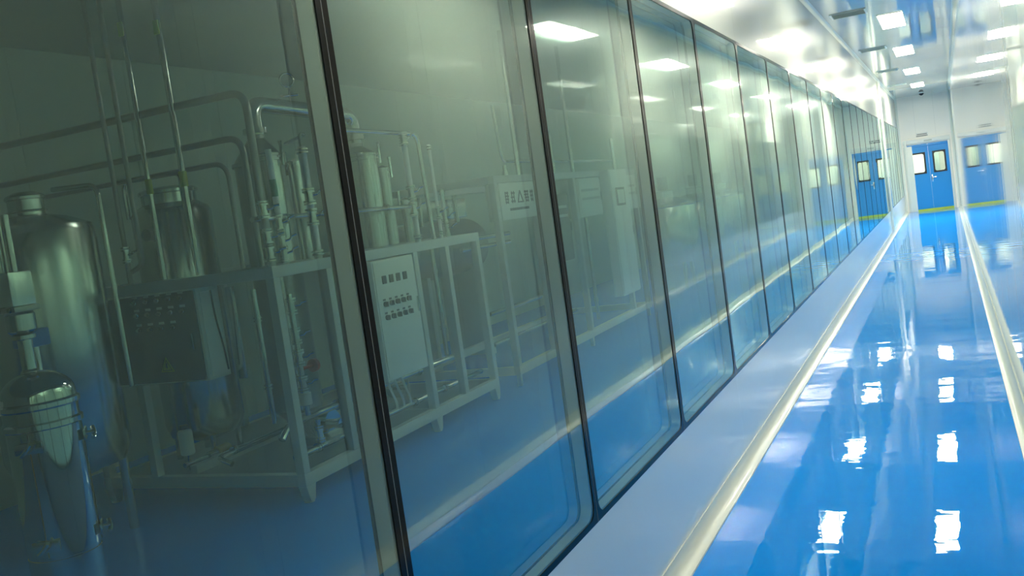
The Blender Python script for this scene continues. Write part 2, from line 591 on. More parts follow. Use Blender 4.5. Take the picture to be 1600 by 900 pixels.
tube(h, [(0.832, L - 0.005, 1.0), (0.832, L - 0.055, 1.0), (0.95, L - 0.055, 1.0)], 0.011, 0.02)
obj('handle', h, STEEL, lf)
obj('closer_rail', box(B(), 0.22, 1.34, L - 0.012, L + 0.005, 1.955, 1.995, 0.004), DOORB, dr)

tp = obj('threshold_strip', box(B(), 0.346, 1.344, L - 0.035, L - 0.020, 0.0005, 0.065), YELGRN, at=(0.85, L - 0.03, 0.0005), smooth=False)
tag(tp, 'yellow-green threshold strip along the foot of the blue door', 'threshold')

sg = thing('door_sign', 'small pale sign with dark lettering on the wall above the blue door', 'sign', (0.66, L, 2.26))
obj('plate', box(B(), 0.50, 0.83, L - 0.006, L - 0.001, 2.25, 2.37), WHITEP, sg, smooth=False)
random.seed(3)
for z0, x0, x1 in ((2.325, 0.525, 0.80), (2.275, 0.505, 0.82)):
    x = x0
    t = B()
    while x < x1:
        ww = random.uniform(0.012, 0.03)
        box(t, x, min(x + ww, x1), L - 0.0075, L - 0.006, z0 - 0.013, z0 + 0.013)
        x += ww + 0.006
    obj('lettering', t, INK, sg, smooth=False)['kind'] = 'stuff'
sg = obj('door_label', box(B(), 0.70, 0.92, L - 0.0725, L - 0.0702, 2.10, 2.14), JOINT, at=(0.81, L - 0.07, 2.12), smooth=False)
tag(sg, 'narrow grey label stuck on the white header over the blue door', 'label')

# small lit lobby behind the door
lo = shell('wall_lobby', (0.7, L + 2.5, 0), 'white walls of the lit lobby behind the blue door')
obj('wall_panel', box(B(), -0.85, 2.4, L + 2.5, L + 2.55, 0, 2.8), ENDW, lo, smooth=False)
obj('wall_panel', box(B(), -0.05, 0.0, L + 0.1, L + 2.5, 0, 2.8), ENDW, lo, smooth=False)
obj('wall_panel', box(B(), 2.35, 2.4, L + 0.1, L + 2.5, 0, 2.8), ENDW, lo, smooth=False)
obj('ceiling_panel', box(B(), -0.05, 2.4, L + 0.1, L + 2.55, 2.8, 2.85), ENDW, lo, smooth=False)
obj('partition', box(B(), 0.86, 1.06, L + 1.6, L + 2.5, 0, 2.6), ROOMW, lo, smooth=False)
ll = obj('ceiling_light', box(B(), 0.4, 1.3, L + 0.7, L + 1.6, 2.775, 2.799), LED2, at=(0.85, L + 1.15, 2.8), smooth=False)
tag(ll, 'square lamp of the lobby seen only as light behind the door windows', 'ceiling light')

# ------------------------------------------------------------------ ceiling lights
ORD = ['nearest the end door', 'second from the end door', 'third from the end door', 'fourth from the end door',
       'fifth from the end door', 'sixth from the end door', 'seventh from the end door', 'farthest from the end door, at the corridor start']
proto = None
for i in range(8):
    yc = LAMP_Y[i]
    e = thing('ceiling_light', 'bright white rectangular ceiling light, ' + ORD[i], 'ceiling light', (0.765, yc, H), 'ceiling lights along the corridor')
    if proto is None:
        proto = e
        rim = obj('rim', ring(B(), lambda a, b, d: (a, b, d), 0.765 - 0.157, 0.765 + 0.157, yc - 0.707, yc + 0.707, 0.765 - 0.147, 0.765 + 0.147,
                              yc - 0.697, yc + 0.697, 0.004, H - 0.014, H - 0.0005, 2), ALU, e, smooth=False)
    else:
        c = rim.copy(); COL.objects.link(c); c.parent = e
    obj('diffuser', box(B(), 0.765 - 0.1465, 0.765 + 0.1465, yc - 0.6965, yc + 0.6965, H - 0.012, H - 0.001), LEDS[i], e, smooth=False)

for i, yc in enumerate((7.4, 13.0, 19.0, 25.0)):  # unseen fill lamps, added to put highlights on the equipment
    e = thing('ceiling_light', 'added dim fill light, out of view over the aisle of the production room, ' + ('nearest the viewer', 'second from the viewer', 'third from the viewer', 'farthest from the viewer')[i],
              'ceiling light', (-0.78, yc, H), 'added fill lights in the production room')
    obj('rim', ring(B(), lambda a, b, d: (a, b, d), -0.937, -0.623, yc - 0.757, yc + 0.757, -0.927, -0.633, yc - 0.747, yc + 0.747, 0.004, H - 0.014, H - 0.0005, 2), ALU, e, smooth=False)
    obj('diffuser', box(B(), -0.9265, -0.6335, yc - 0.7465, yc + 0.7465, H - 0.012, H - 0.001), LED3, e, smooth=False)

# ------------------------------------------------------------------ return air grilles
proto = None
for i, yc in enumerate((12.70, 17.1, 21.6, 26.1)):
    lab = 'slim louvred air grille in the ceiling beside the lights, ' + ('nearest the viewer', 'second from the viewer', 'third from the viewer', 'nearest the end door')[i]
    e = thing('air_grille', lab, 'air vent', (0.33, yc, H), 'air grilles along the left of the ceiling')
    if proto is None:
        proto = e
        obj('frame', ring(B(), lambda a, b, d: (a, b, d), 0.12, 0.54, yc - 0.21, yc + 0.21, 0.145, 0.515, yc - 0.185, yc + 0.185, 0.003, H - 0.012, H - 0.0005, 2), ALU, e, smooth=False)
        obj('backing', box(B(), 0.146, 0.514, yc - 0.184, yc + 0.184, H - 0.003, H - 0.0006), JOINT, e, smooth=False)
        for k in range(8):
            yy = yc - 0.16 + k * 0.0457
            s = B(); box(s, 0.146, 0.514, yy - 0.018, yy + 0.018, -0.0015, 0.0015)
            bmesh.ops.rotate(s, cent=(0.33, yy, 0), matrix=Matrix.Rotation(0.3, 3, 'X'), verts=s.verts)
            bmesh.ops.translate(s, vec=(0, 0, H - 0.008), verts=s.verts)
            obj('slat', s, ALU, e, smooth=False)
    else:
        for ch in proto.children:
            c = ch.copy(); COL.objects.link(c); c.parent = e

# dome camera at the end of the ceiling
e = thing('dome_camera', 'small black dome camera on the ceiling above the blue door', 'camera', (0.78, 30.9, H))
bm = B(); cyl(bm, (0.78, 30.9, H - 0.02), (0.78, 30.9, H - 0.0005), 0.075, 24); obj('base', bm, WHITEP, e)
bm = B(); lathe(bm, 0.78, 30.9, [(r, 2 * (H - 0.02) - z) for r, z in dome(0.065, H - 0.02, 0.065)], 24); obj('dome', bm, GASKET, e)

# ================================================================== PRODUCTION ROOM
def valve(parent, x, y, z, r=0.03, handle=(1, 0, 0)):
    """sanitary butterfly valve on a vertical tube: body, clamp ferrules, lever"""
    b = B()
    cyl(b, (x, y, z - 0.035), (x, y, z + 0.035), r * 1.05, 16)
    for dz in (-0.05, -0.032, 0.032, 0.05):
        cyl(b, (x, y, z + dz - 0.006), (x, y, z + dz + 0.006), r * 1.55, 18)
    vb = obj('valve', b, STEEL, parent)
    hb = B()
    d = Vector(handle)
    p = Vector((x, y, z))
    tube(hb, [p + d * r, p + d * (r + 0.035), p + d * (r + 0.045) + Vector((0, 0, 0.015)), p + d * (r + 0.08) + Vector((0, 0, 0.02))], 0.008, 0.01, 8)
    obj('lever', hb, STEEL_M, vb)
    return vb

def clamp(bm, p, axis, r):
    p = Vector(p); a = Vector(axis).normalized()
    for d in (-0.011, 0.011):
        cyl(bm, p + a * (d - 0.006), p + a * (d + 0.006), r * 1.5, 16)

# ---- foreground filter housing
hx, hy, hr = -2.205, 2.70, 0.142
fh = thing('filter_housing', 'polished stainless filter housing with domed lid and latches, nearest the glass', 'filter housing', (hx, hy, 0))
bm = B(); lathe(bm, hx, hy, [(hr, 0.60), (hr, 1.055)], 56)
bm.free()
bm = B(); lathe(bm, hx, hy, [(0.05, 0.14), (hr * 0.8, 0.16), (hr * 0.97, 0.20), (hr, 0.25), (hr, 0.535), (hr - 0.004, 0.538), (hr - 0.004, 0.545), (hr, 0.548), (hr, 1.06)], 64)
obj('body', bm, STEEL_M, fh)
bm = B()
for a in (-1.12, 0.80):
    q0, q1 = Vector((hx + (hr - 0.001) * math.cos(a), hy + (hr - 0.001) * math.sin(a), 0.552)), Vector((hx + (hr - 0.001) * math.cos(a), hy + (hr - 0.001) * math.sin(a), 1.055))
    bm = B(); cyl(bm, q0, q1, 0.003, 8); obj('door_seam', bm, DARKP, fh)
bm = B(); lathe(bm, hx, hy, [(hr + 0.004, 1.06), (hr + 0.012, 1.066), (hr + 0.012, 1.085), (hr + 0.002, 1.092), (hr + 0.002, 1.14), (hr + 0.012, 1.148), (hr + 0.012, 1.165), (hr + 0.002, 1.172)], 64)
obj('flange', bm, STEEL_M, fh)
bm = B(); lathe(bm, hx, hy, [(hr + 0.002, 1.173)] + [(r, z) for r, z in dome(hr, 1.19, 0.10)], 64)
obj('lid', bm, STEEL_M, fh)
bm = B(); lathe(bm, hx - 0.02, hy, [(0.036, 1.265), (0.036, 1.29), (0.028, 1.30), (0.028, 1.42), (0.045, 1.425), (0.045, 1.44)], 28)
obj('outlet_pipe', bm, STEEL, fh)
for a in (0, 2 * PI / 3, 4 * PI / 3):
    bm = B(); cyl(bm, (hx + 0.11 * math.cos(a), hy + 0.11 * math.sin(a), 0), (hx + 0.11 * math.cos(a), hy + 0.11 * math.sin(a), 0.22), 0.022, 14)
    cyl(bm, (hx + 0.11 * math.cos(a), hy + 0.11 * math.sin(a), 0), (hx + 0.11 * math.cos(a), hy + 0.11 * math.sin(a), 0.012), 0.04, 16)
    obj('leg', bm, STEEL, fh)
def latch(ang, z):
    c, s = math.cos(ang), math.sin(ang)
    bm = B(); box(bm, -0.055, 0.055, -0.004, 0.006, -0.022, 0.022, 0.003)
    T = Matrix(((-s, -c, 0, hx + c * (hr + 0.012)), (c, -s, 0, hy + s * (hr + 0.012)), (0, 0, 1, z), (0, 0, 0, 1)))
    T = Matrix(((-s, c, 0, hx + c * (hr + 0.006)), (c, s, 0, hy + s * (hr + 0.006)), (0, 0, 1, z), (0, 0, 0, 1)))
    bmesh.ops.transform(bm, matrix=T, verts=bm.verts)
    la = obj('latch', bm, STEEL, fh)
    bm = B()
    cyl(bm, (0, 0.006, 0.0), (0, 0.035, -0.0), 0.009, 14)
    tube(bm, [(-0.02, 0.03, -0.022), (0, 0.036, -0.008), (0.02, 0.03, 0.02)], 0.009, 0.02, 10)
    bmesh.ops.transform(bm, matrix=T, verts=bm.verts)
    obj('toggle', bm, STEEL_M, la)
for z in (1.0, 0.60):
    for a in (-1.12, 0.80):
        latch(a, z)
bm = B(); box(bm, -2.62, hx - 0.07, hy - hr - 0.012, hy - hr + 0.03, 1.135, 1.195, 0.006)
obj('side_arm', bm, WHITEP, fh)

# ---- actuated valve standing on its outlet pipe
av = thing('actuated_valve', 'shiny pneumatic valve with square body standing on the filter housing outlet', 'valve', (hx - 0.02, hy, 1.44))
vx = hx - 0.025
bm = B(); lathe(bm, vx, hy, [(0.03, 1.441), (0.05, 1.45), (0.058, 1.46), (0.058, 1.525), (0.05, 1.535)], 30); obj('body', bm, STEEL_B, av)
bm = B(); box(bm, vx - 0.10, vx + 0.055, hy - 0.06, hy + 0.06, 1.536, 1.558, 0.004); obj('plate', bm, STEEL_D, av)
bm = B(); box(bm, vx - 0.06, vx + 0.045, hy - 0.055, hy + 0.055, 1.558, 1.70, 0.008); obj('actuator', bm, STEEL_B, av)
for dx in (-0.045, -0.005, 0.03):
    bm = B(); cyl(bm, (vx + dx, hy - 0.01, 1.70), (vx + dx, hy - 0.01, 1.93), 0.014, 14); obj('tube', bm, STEEL, av)
for dx in (-0.035, 0.03):
    bm = B(); cyl(bm, (vx + dx, hy - 0.0605, 1.547), (vx + dx, hy - 0.07, 1.547), 0.010, 10); obj('bolt', bm, STEEL_M, av)

# blue junction box on a post left of the housing
jb = thing('junction_box', 'small blue box on a slim post at the left edge of the glass', 'box', (-2.55, 3.0, 0))
bm = B(); cyl(bm, (-2.55, 3.0, 0), (-2.55, 3.0, 1.36), 0.018, 12); obj('post', bm, STEEL, jb)
bm = B(); box(bm, -2.63, -2.50, 2.95, 3.05, 1.36, 1.44, 0.01); obj('case', bm, BLUEP, jb)

# ---- storage tank at the far left
tx, ty, tr = -3.92, 4.20, 0.37
tk = thing('storage_tank', 'large cylindrical stainless tank with lidded neck behind the filter housing', 'tank', (tx, ty, 0))
bm = B(); lathe(bm, tx, ty, [(0.1, 0.40), (tr * 0.9, 0.47), (tr, 0.56), (tr, 1.93), (tr * 0.97, 1.97), (tr * 0.6, 2.03), (0.11, 2.055)], 64); obj('body', bm, STEEL_B, tk)
bm = B(); lathe(bm, tx, ty, [(0.105, 2.055), (0.105, 2.15)], 40); obj('neck', bm, STEEL_B, tk)
bm = B(); lathe(bm, tx, ty, [(0.112, 2.151), (0.116, 2.155), (0.116, 2.17), (0.108, 2.18), (0.06, 2.20), (0, 2.205)], 40); obj('lid', bm, STEEL_B, tk)
bm = B(); torus(bm, (tx, ty, 2.08), (0, 0, 1), 0.110, 0.007); obj('band', bm, STEEL, tk)
for a in (0.7, 2.3, 3.9, 5.5):
    bm = B(); cyl(bm, (tx + 0.30 * math.cos(a), ty + 0.30 * math.sin(a), 0), (tx + 0.30 * math.cos(a), ty + 0.30 * math.sin(a), 0.52), 0.03, 14); obj('leg', bm, STEEL, tk)
bm = B(); tube(bm, [(tx - 0.1, ty + 0.30, 2.22), (-3.63, ty + 0.30, 2.20), (-3.62, ty + 0.30, 0.9)], 0.017, 0.08); 
tag(obj('drop_pipe', bm, STEEL, at=(-3.62, ty + 0.30, 0.9)), 'thin bent steel pipe arching over the right shoulder of the leftmost tank', 'pipe')

# ---- main skid frame
FX, FXB, FY0, FY1, FZ = -2.65, -4.42, 4.85, 7.80, 1.535
s = 0.065
sk = thing('equipment_skid', 'grey painted steel skid frame carrying the columns, valves and panels', 'frame', (FX, FY0, 0))
def bar(name, *a):
    bm = B(); box(bm, *a, 0.004); return obj(name, bm, FRAMEP, sk)
for yy in (FY0, 5.42, 6.60, 7.14, FY1 - s):
    bar('post', FX - s, FX, yy, yy + s, 0.19, FZ - 0.075)
for yy in (FY0, FY1 - s, 6.3):
    bar('post', FXB, FXB + s, yy, yy + s, 0.19, FZ - 0.075)
for x0 in (FX - s, FXB):
    bar('rail', x0, x0 + s, FY0, FY1, FZ - 0.075, FZ)
    bar('rail', x0, x0 + s, FY0, FY1, 0.11, 0.19)
for yy in (FY0, FY1 - s):
    bar('rail', FXB + s, FX - s, yy, yy + s, FZ - 0.075, FZ)
    bar('rail', FXB + s, FX - s, yy, yy + s, 0.11, 0.19)
bar('rail', FXB + s, FX - s, 6.60, 6.60 + s, 0.11, 0.19)
bar('rail', FXB + s, FX - s, 6.60, 6.60 + s, FZ - 0.075, FZ)
bar('post', -3.96, -3.90, FY0 + 0.001, FY0 + s, 0.19, 0.835)
bar('rail', -3.66, -3.60, FY0 + s, FY1 - s, 0.19, 0.25)
for x0 in (FX - s, FXB):
    for yy in (FY0, 6.59, FY1 - 0.1):
        bm = B()
        pr = [(yy - 0.0, 0.11), (yy + 0.10, 0.11), (yy + 0.075, 0.012), (yy + 0.025, 0.012)]
        A = [bm.verts.new((x0, a, b)) for a, b in pr]; C = [bm.verts.new((x0 + s, a, b)) for a, b in pr]
        for i in range(4):
            bm.faces.new((A[i], A[(i + 1) % 4], C[(i + 1) % 4], C[i]))
        bm.faces.new(A); bm.faces.new(C[::-1])
        cyl(bm, (x0 + s / 2, yy + 0.05, 0), (x0 + s / 2, yy + 0.05, 0.012), 0.035, 16)
        obj('foot', bm, FRAMEP, sk)
bm = B(); box(bm, FXB + s, FX - s, FY0 + s, FY1 - s, 0.17, 0.19); obj('deck', bm, STEEL_D, sk)
bm = B(); box(bm, -3.226, FX - s, FY0 + s, FY1 - s, FZ - 0.03, FZ - 0.002); obj('top_deck', bm, STEEL_D, sk)

# ---- switch cabinet on the near end of the skid
cx0, cx1, cz0, cz1, cyf = -4.18, -3.30, 0.84, 1.458, 4.855
cb = thing('switch_cabinet', 'switch cabinet with shade painted on its front, rows of knobs and a hazard triangle', 'cabinet', (cx1, cyf, cz0))
bm = B(); box(bm, cx0, cx1 - 0.004, cyf + 0.002, 5.07, cz0, cz1, 0.006); obj('body', bm, CABP, cb)
bm = B(); box(bm, cx0 + 0.01, cx1 - 0.02, cyf - 0.012, cyf + 0.001, cz0 + 0.01, cz1 - 0.01, 0.004); obj('door', bm, CABD, cb)  # front turned away from the light: its shade is put into the colour
bm = B(); box(bm, cx1 - 0.003, cx1 + 0.004, cyf + 0.03, 5.05, cz0 + 0.02, cz1 - 0.03, 0.003); obj('side_cover', bm, WHITEP, cb)
knob = None
for (z, n) in ((1.41, 5), (1.32, 5), (1.22, 4)):
    for k in range(n):
        x = -3.83 + 0.102 * k
        if knob is None:
            bm = B(); cyl(bm, (x, cyf - 0.013, z), (x, cyf - 0.022, z), 0.017, 16); cyl(bm, (x, cyf - 0.022, z), (x, cyf - 0.04, z), 0.012, 14)
            knob = obj('knob', bm, STEEL_M, cb); k0 = (x, z)
            bm = B(); box(bm, x - 0.022, x + 0.022, cyf - 0.0145, cyf - 0.0125, z + 0.026, z + 0.042); kl = obj('knob_label', bm, JOINT, cb)
        else:
            for src in (knob, kl):
                c = src.copy(); COL.objects.link(c); c.parent = cb; c.location = (x - k0[0], 0, z - k0[1])
bm = B()
def tri(bm, cx, cz, r, y0, y1):
    A = [bm.verts.new((cx + r * math.sin(a), y0, cz + r * math.cos(a))) for a in (0, 2 * PI / 3, 4 * PI / 3)]
    C = [bm.verts.new((v.co.x, y1, v.co.z)) for v in A]
    for i in range(3):
        bm.faces.new((A[i], A[(i + 1) % 3], C[(i + 1) % 3], C[i]))
    bm.faces.new(A); bm.faces.new(C[::-1])
tri(bm, -3.64, 0.955, 0.068, cyf - 0.0145, cyf - 0.0122); wt = obj('warning_triangle', bm, YELP, cb, smooth=False)
bm = B(); tri(bm, -3.64, 0.955, 0.050, cyf - 0.0155, cyf - 0.0146); obj('triangle_field', bm, INK, wt, smooth=False)
bm = B(); tri(bm, -3.64, 0.955, 0.042, cyf - 0.0163, cyf - 0.0156); obj('triangle_core', bm, YELP, wt, smooth=False)
bm = B()
pr = [(-0.004, 0.030), (0.010, 0.030), (0.002, 0.008), (0.012, 0.008), (-0.008, -0.018), (-0.001, 0.0), (-0.012, 0.0)]
A = [bm.verts.new((-3.64 + a, cyf - 0.0172, 0.952 + b)) for a, b in pr]; C = [bm.verts.new((v.co.x, cyf - 0.0164, v.co.z)) for v in A]
for i in range(7):
    bm.faces.new((A[i], A[(i + 1) % 7], C[(i + 1) % 7], C[i]))
bm.faces.new(A); bm.faces.new(C[::-1]); obj('bolt_mark', bm, INK, wt, smooth=False)
bm = B(); tube(bm, [(cx1 + 0.010, 4.98, 1.43), (cx1 + 0.011, 4.985, 1.25), (cx1 + 0.011, 5.02, 1.05), (cx1 + 0.010, 5.035, 0.88)], 0.006, 0.1, 8); obj('cable', bm, INK, cb)
bm = B(); box(bm, -3.385, -3.365, cyf - 0.03, cyf - 0.012, 1.06, 1.17, 0.004); obj('handle', bm, STEEL, cb)
bm = B(); box(bm, -3.26, -3.20, 5.085, 5.11, 0.80, 1.43, 0.003)
tag(obj('cable_tray', bm, STEEL_B, at=(-3.23, 5.1, 0.8)), 'narrow pale cable tray standing upright beside the switch cabinet', 'tray')

# ---- process tank on the skid
px_, py_, pr_ = -4.02, 5.48, 0.285
pt = thing('process_tank', 'stainless process tank with short lidded neck behind the hanging conduits', 'tank', (px_, py_, 0.2))
PX = px_ + 0.03
bm = B(); lathe(bm, PX, py_, [(0.08, 0.30), (pr_ * 0.9, 0.36), (pr_, 0.44), (pr_, 2.0), (pr_ * 0.95, 2.035), (0.2, 2.08)], 56); obj('body', bm, STEEL_B, pt)
bm = B(); lathe(bm, PX, py_, [(0.195, 2.08), (0.195, 2.15)], 44); obj('neck', bm, STEEL_B, pt)
bm = B(); lathe(bm, PX, py_, [(0.205, 2.151), (0.212, 2.156), (0.212, 2.175), (0.2, 2.185), (0.1, 2.205), (0, 2.21)], 44); obj('lid', bm, STEEL_B, pt)
bm = B(); tube(bm, [(PX - 0.22, py_ - 0.2, 2.0), (PX - 0.22, py_ - 0.2, 2.27), (PX + 0.32, py_ - 0.2, 2.27), (PX + 0.34, py_ - 0.2, 1.6)], 0.016, 0.06); obj('loop_pipe', bm, STEEL, pt)
bm = B(); cyl(bm, (PX + 0.08, py_ - 0.30, 1.86), (PX + 0.08, py_ - 0.36, 1.86), 0.045, 20); obj('sight_glass', bm, STEEL_D, pt)
for a in (0.8, 2.4, 4.0, 5.6):
    bm = B(); cyl(bm, (PX + 0.22 * math.cos(a), py_ + 0.22 * math.sin(a), 0.19), (PX + 0.22 * math.cos(a), py_ + 0.22 * math.sin(a), 0.42), 0.022, 12); obj('leg', bm, STEEL, pt)

# ---- conduits dropping from the ceiling
def conduit(x, y, z0, label, rr=0.018, tagz=None, bend=None, valv=None, bandz=None):
    e = thing('ceiling_conduit', label, 'pipe', (x, y, H), 'conduits dropping from the ceiling')
    pts = [(x, y, H - 0.001), (x, y, z0)] if not bend else [(x, y, H - 0.001), (x, y, z0), bend]
    bm = B(); tube(bm, pts, rr, 0.06); obj('tube', bm, STEEL if bandz else STEEL_D, e)
    if tagz:
        bm = B(); box(bm, x - 0.022, x + 0.022, y - 0.024, y - 0.018, tagz - 0.045, tagz + 0.045); obj('label_tag', bm, YELGRN, e)
    if bandz:
        bm = B(); cyl(bm, (x, y, bandz - 0.07), (x, y, bandz + 0.03), rr * 1.25, 14); obj('colour_band', bm, YELP, e)
    if valv:
        valve(e, x, y, valv, rr * 1.1)
    return e
conduit(-3.93, 4.93, 1.50, 'conduit dropping from the ceiling with a small valve low down', valv=1.74)
conduit(-3.79, 4.93, 1.66, 'conduit dropping from the ceiling and bending back at its foot', bend=(-3.90, 4.93, 1.62))
conduit(-3.62, 4.93, 1.54, 'conduit dropping from the ceiling with a bright lower half and a dark tag', tagz=3.22, bandz=2.19)
conduit(-3.315, 4.93, 1.54, 'bright conduit dropping from the ceiling onto the pale side of the switch cabinet', rr=0.021, tagz=3.17, bandz=2.20)

# ---- long pipes running to the back wall
def cross_pipe(x1, y, z, zdrop, rr, label, vz=()):
    e = thing('cross_pipe', label, 'pipe', (x1, y, zdrop), 'pipes running across the production room')
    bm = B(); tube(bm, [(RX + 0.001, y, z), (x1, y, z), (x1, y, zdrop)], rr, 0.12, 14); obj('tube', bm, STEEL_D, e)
    for v in vz:
        valve(e, x1, y, v, rr * 1.0, (0.8, 0.6, 0))
    return e
cross_pipe(-2.735, 4.96, 2.655, 1.536, 0.026, 'uppermost long pipe crossing to the back wall, dropping through a valve to the skid', (1.90, 1.72, 1.62))
cross_pipe(-2.93, 5.10, 2.40, 1.536, 0.022, 'long pipe crossing to the back wall just below the uppermost one')
cross_pipe(-3.2, 5.24, 2.27, 1.536, 0.018, 'shorter thin pipe crossing behind the process tank to the back wall')

# ---- evaporator columns
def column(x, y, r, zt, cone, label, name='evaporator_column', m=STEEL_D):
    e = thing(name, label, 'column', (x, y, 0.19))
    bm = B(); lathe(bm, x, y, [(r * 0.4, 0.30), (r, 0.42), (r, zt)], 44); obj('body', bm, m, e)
    bm = B(); lathe(bm, x, y, [(r + 0.018, zt + 0.001), (r + 0.018, zt + 0.03)], 44); obj('flange', bm, m, e)
    bm = B(); lathe(bm, x, y, [(r, zt + 0.031), (r * 0.96, zt + 0.05), (0.065, zt + cone), (0.065, zt + cone + 0.03)], 44); obj('cone', bm, m, e)
    for a in (0.6, 2.7, 4.8):
        bm = B(); cyl(bm, (x + r * 0.8 * math.cos(a), y + r * 0.8 * math.sin(a), 0.19), (x + r * 0.8 * math.cos(a), y + r * 0.8 * math.sin(a), 0.42), 0.02, 12); obj('leg', bm, m, e)
    return e
ex = -3.42
column(ex, 5.87, 0.19, 2.27, 0.20, 'dark conical topped steel column under the left elbow of the thick overhead pipe')
column(ex, 7.20, 0.17, 2.30, 0.12, 'dark steel column under the right elbow of the thick overhead pipe')
op = thing('overhead_pipe', 'thick polished overhead pipe bending down onto the two dark columns', 'pipe', (ex, 5.87, 2.50))
bm = B(); tube(bm, [(ex, 5.87, 2.502), (ex, 5.87, 2.735), (ex, 7.20, 2.70), (ex, 7.20, 2.453)], 0.062, 0.17, 24); obj('tube', bm, STEEL, op)
for p in ((ex, 5.87, 2.53), (ex, 7.20, 2.50)):
    bm = B(); cyl(bm, (p[0], p[1], p[2] - 0.02), (p[0], p[1], p[2] + 0.02), 0.09, 24); obj('clamp_ring', bm, STEEL, op)
gx, gy = -3.40, 6.34
bm = B(); cyl(bm, (gx, gy, 2.77), (gx, gy, 2.88), 0.010, 10); tube(bm, [(gx - 0.06, gy - 0.05, 2.82), (gx, gy, 2.82), (gx + 0.05, gy + 0.04, 2.82)], 0.010, 0, 8)
ga = obj('gauge', bm, STEEL, op)
bm = B(); cyl(bm, (gx + 0.0, gy - 0.02, 2.935), (gx + 0.025, gy - 0.045, 2.935), 0.055, 24); obj('dial', bm, STEEL_B, ga)
bm = B(); torus(bm, (gx + 0.025, gy - 0.045, 2.935), (1, -1, 0), 0.053, 0.008); obj('bezel', bm, STEEL_M, ga)

def membrane(x, y, r, zb, zt, label):
    e = thing('membrane_housing', label, 'filter housing', (x, y, zb), 'slim vertical membrane housings on the skid')
    bm = B(); lathe(bm, x, y, [(r, zb), (r, zt)], 32); obj('body', bm, STEEL_B, e)
    bm = B(); lathe(bm, x, y, [(r * 1.15, zt + 0.001), (r * 1.15, zt + 0.018), (r * 1.02, zt + 0.02), (r * 1.02, zt + 0.032), (r * 1.15, zt + 0.034), (r * 1.15, zt + 0.05), (r, zt + 0.055), (0, zt + 0.075)], 32); obj('end_cap', bm, STEEL, e)
    for a in (0.3, 3.3):
        bm = B(); px, py = x + r * 1.28 * math.cos(a), y + r * 1.28 * math.sin(a)
        cyl(bm, (px, py, zt - 0.04), (px, py, zt + 0.12), 0.012, 10); cyl(bm, (px, py, zt + 0.12), (px, py, zt + 0.135), 0.016, 10)
        obj('clamp_bolt', bm, STEEL_M, e)
    return e
membrane(-3.18, 5.66, 0.085, FZ, 2.27, 'wider slim steel housing in front of the left dark column')
membrane(-3.08, 5.83, 0.055, FZ, 2.20, 'thinner slim steel housing right of the left dark column')
membrane(-3.12, 6.83, 0.105, FZ, 2.26, 'wider slim steel housing just right of the nearest black mullion')
membrane(-3.10, 7.06, 0.055, FZ, 2.14, 'thinner slim steel housing right of the nearest black mullion')
membrane(-3.05, 7.28, 0.045, FZ, 1.85, 'shortest slim steel housing on the skid')

# ---- dosing tubes with valves at the front of the skid
def riser(x, y, zt, rr, label, valves=(), band=None, hose=None, m=WHITEP):
    e = thing('riser_tube', label, 'pipe', (x, y, FZ), 'upright tubes at the front of the skid')
    bm = B(); tube(bm, [(x, y, FZ + 0.001), (x, y, zt)], rr, 0, 14); obj('tube', bm, m, e)
    bm = B(); clamp(bm, (x, y, FZ + 0.04), (0, 0, 1), rr)
    if not band:
        clamp(bm, (x, y, zt - 0.03), (0, 0, 1), rr)
    obj('clamp_ring', bm, STEEL, e)
    for v in valves:
        valve(e, x, y, v, rr, (0.75, 0.6, 0.2))
    if band:
        bm = B(); cyl(bm, (x, y, band - 0.055), (x, y, band + 0.055), rr * 1.12, 14); obj('band', bm, GREENP, e)
    if hose:
        bm = B(); tube(bm, [(x, y, zt), (x, y, zt + 0.09), (x - 0.02, y + 0.10, zt + 0.09), (x - 0.25, y + 0.16, zt + 0.06)], 0.011, 0.06, 10); obj('hose', bm, HOSE, e)
    return e
riser(-2.70, 5.06, 2.28, 0.020, 'pale upright tube with a green band over a valve tree', (1.80, 1.68, 1.60), band=2.03)
riser(-2.70, 5.42, 2.30, 0.028, 'thick pale metering tube with a thin hose at its top', (1.96, 1.82), hose=True)
riser(-2.645, 6.70, 2.39, 0.024, 'pale metering tube hanging from the thin gas pipe right of the black mullion', (2.36, 1.93, 1.80))
riser(-2.70, 7.20, 2.33, 0.014, 'slender tube right of the thin gas pipe drop', (1.75,))
riser(-2.76, 7.42, 1.95, 0.018, 'short valve tube before the far corner of the skid', (1.70, 1.60), m=STEEL)
gp = thing('gas_pipe', 'thin straight steel pipe level with the housings, bending down at its right end', 'pipe', (-2.70, 6.2, 2.42))
bm = B(); tube(bm, [(-2.70, 5.75, 2.425), (-2.70, 7.02, 2.415), (-2.70, 7.06, FZ + 0.001)], 0.018, 0.09, 12); obj('tube', bm, STEEL, gp)
mp = thing('manifold_pipe', 'horizontal steel manifold pipe linking the upright tubes above the skid', 'pipe', (-2.80, 4.9, 1.84))
bm = B(); tube(bm, [(-2.80, 4.92, 1.845), (-2.80, 6.98, 1.83)], 0.018, 0, 12); obj('tube', bm, STEEL, mp)
bm = B()
for yy in (5.25, 5.95, 6.55):
    clamp(bm, (-2.80, yy, 1.84), (0, 1, 0), 0.018)
obj('clamp_ring', bm, STEEL_M, mp)

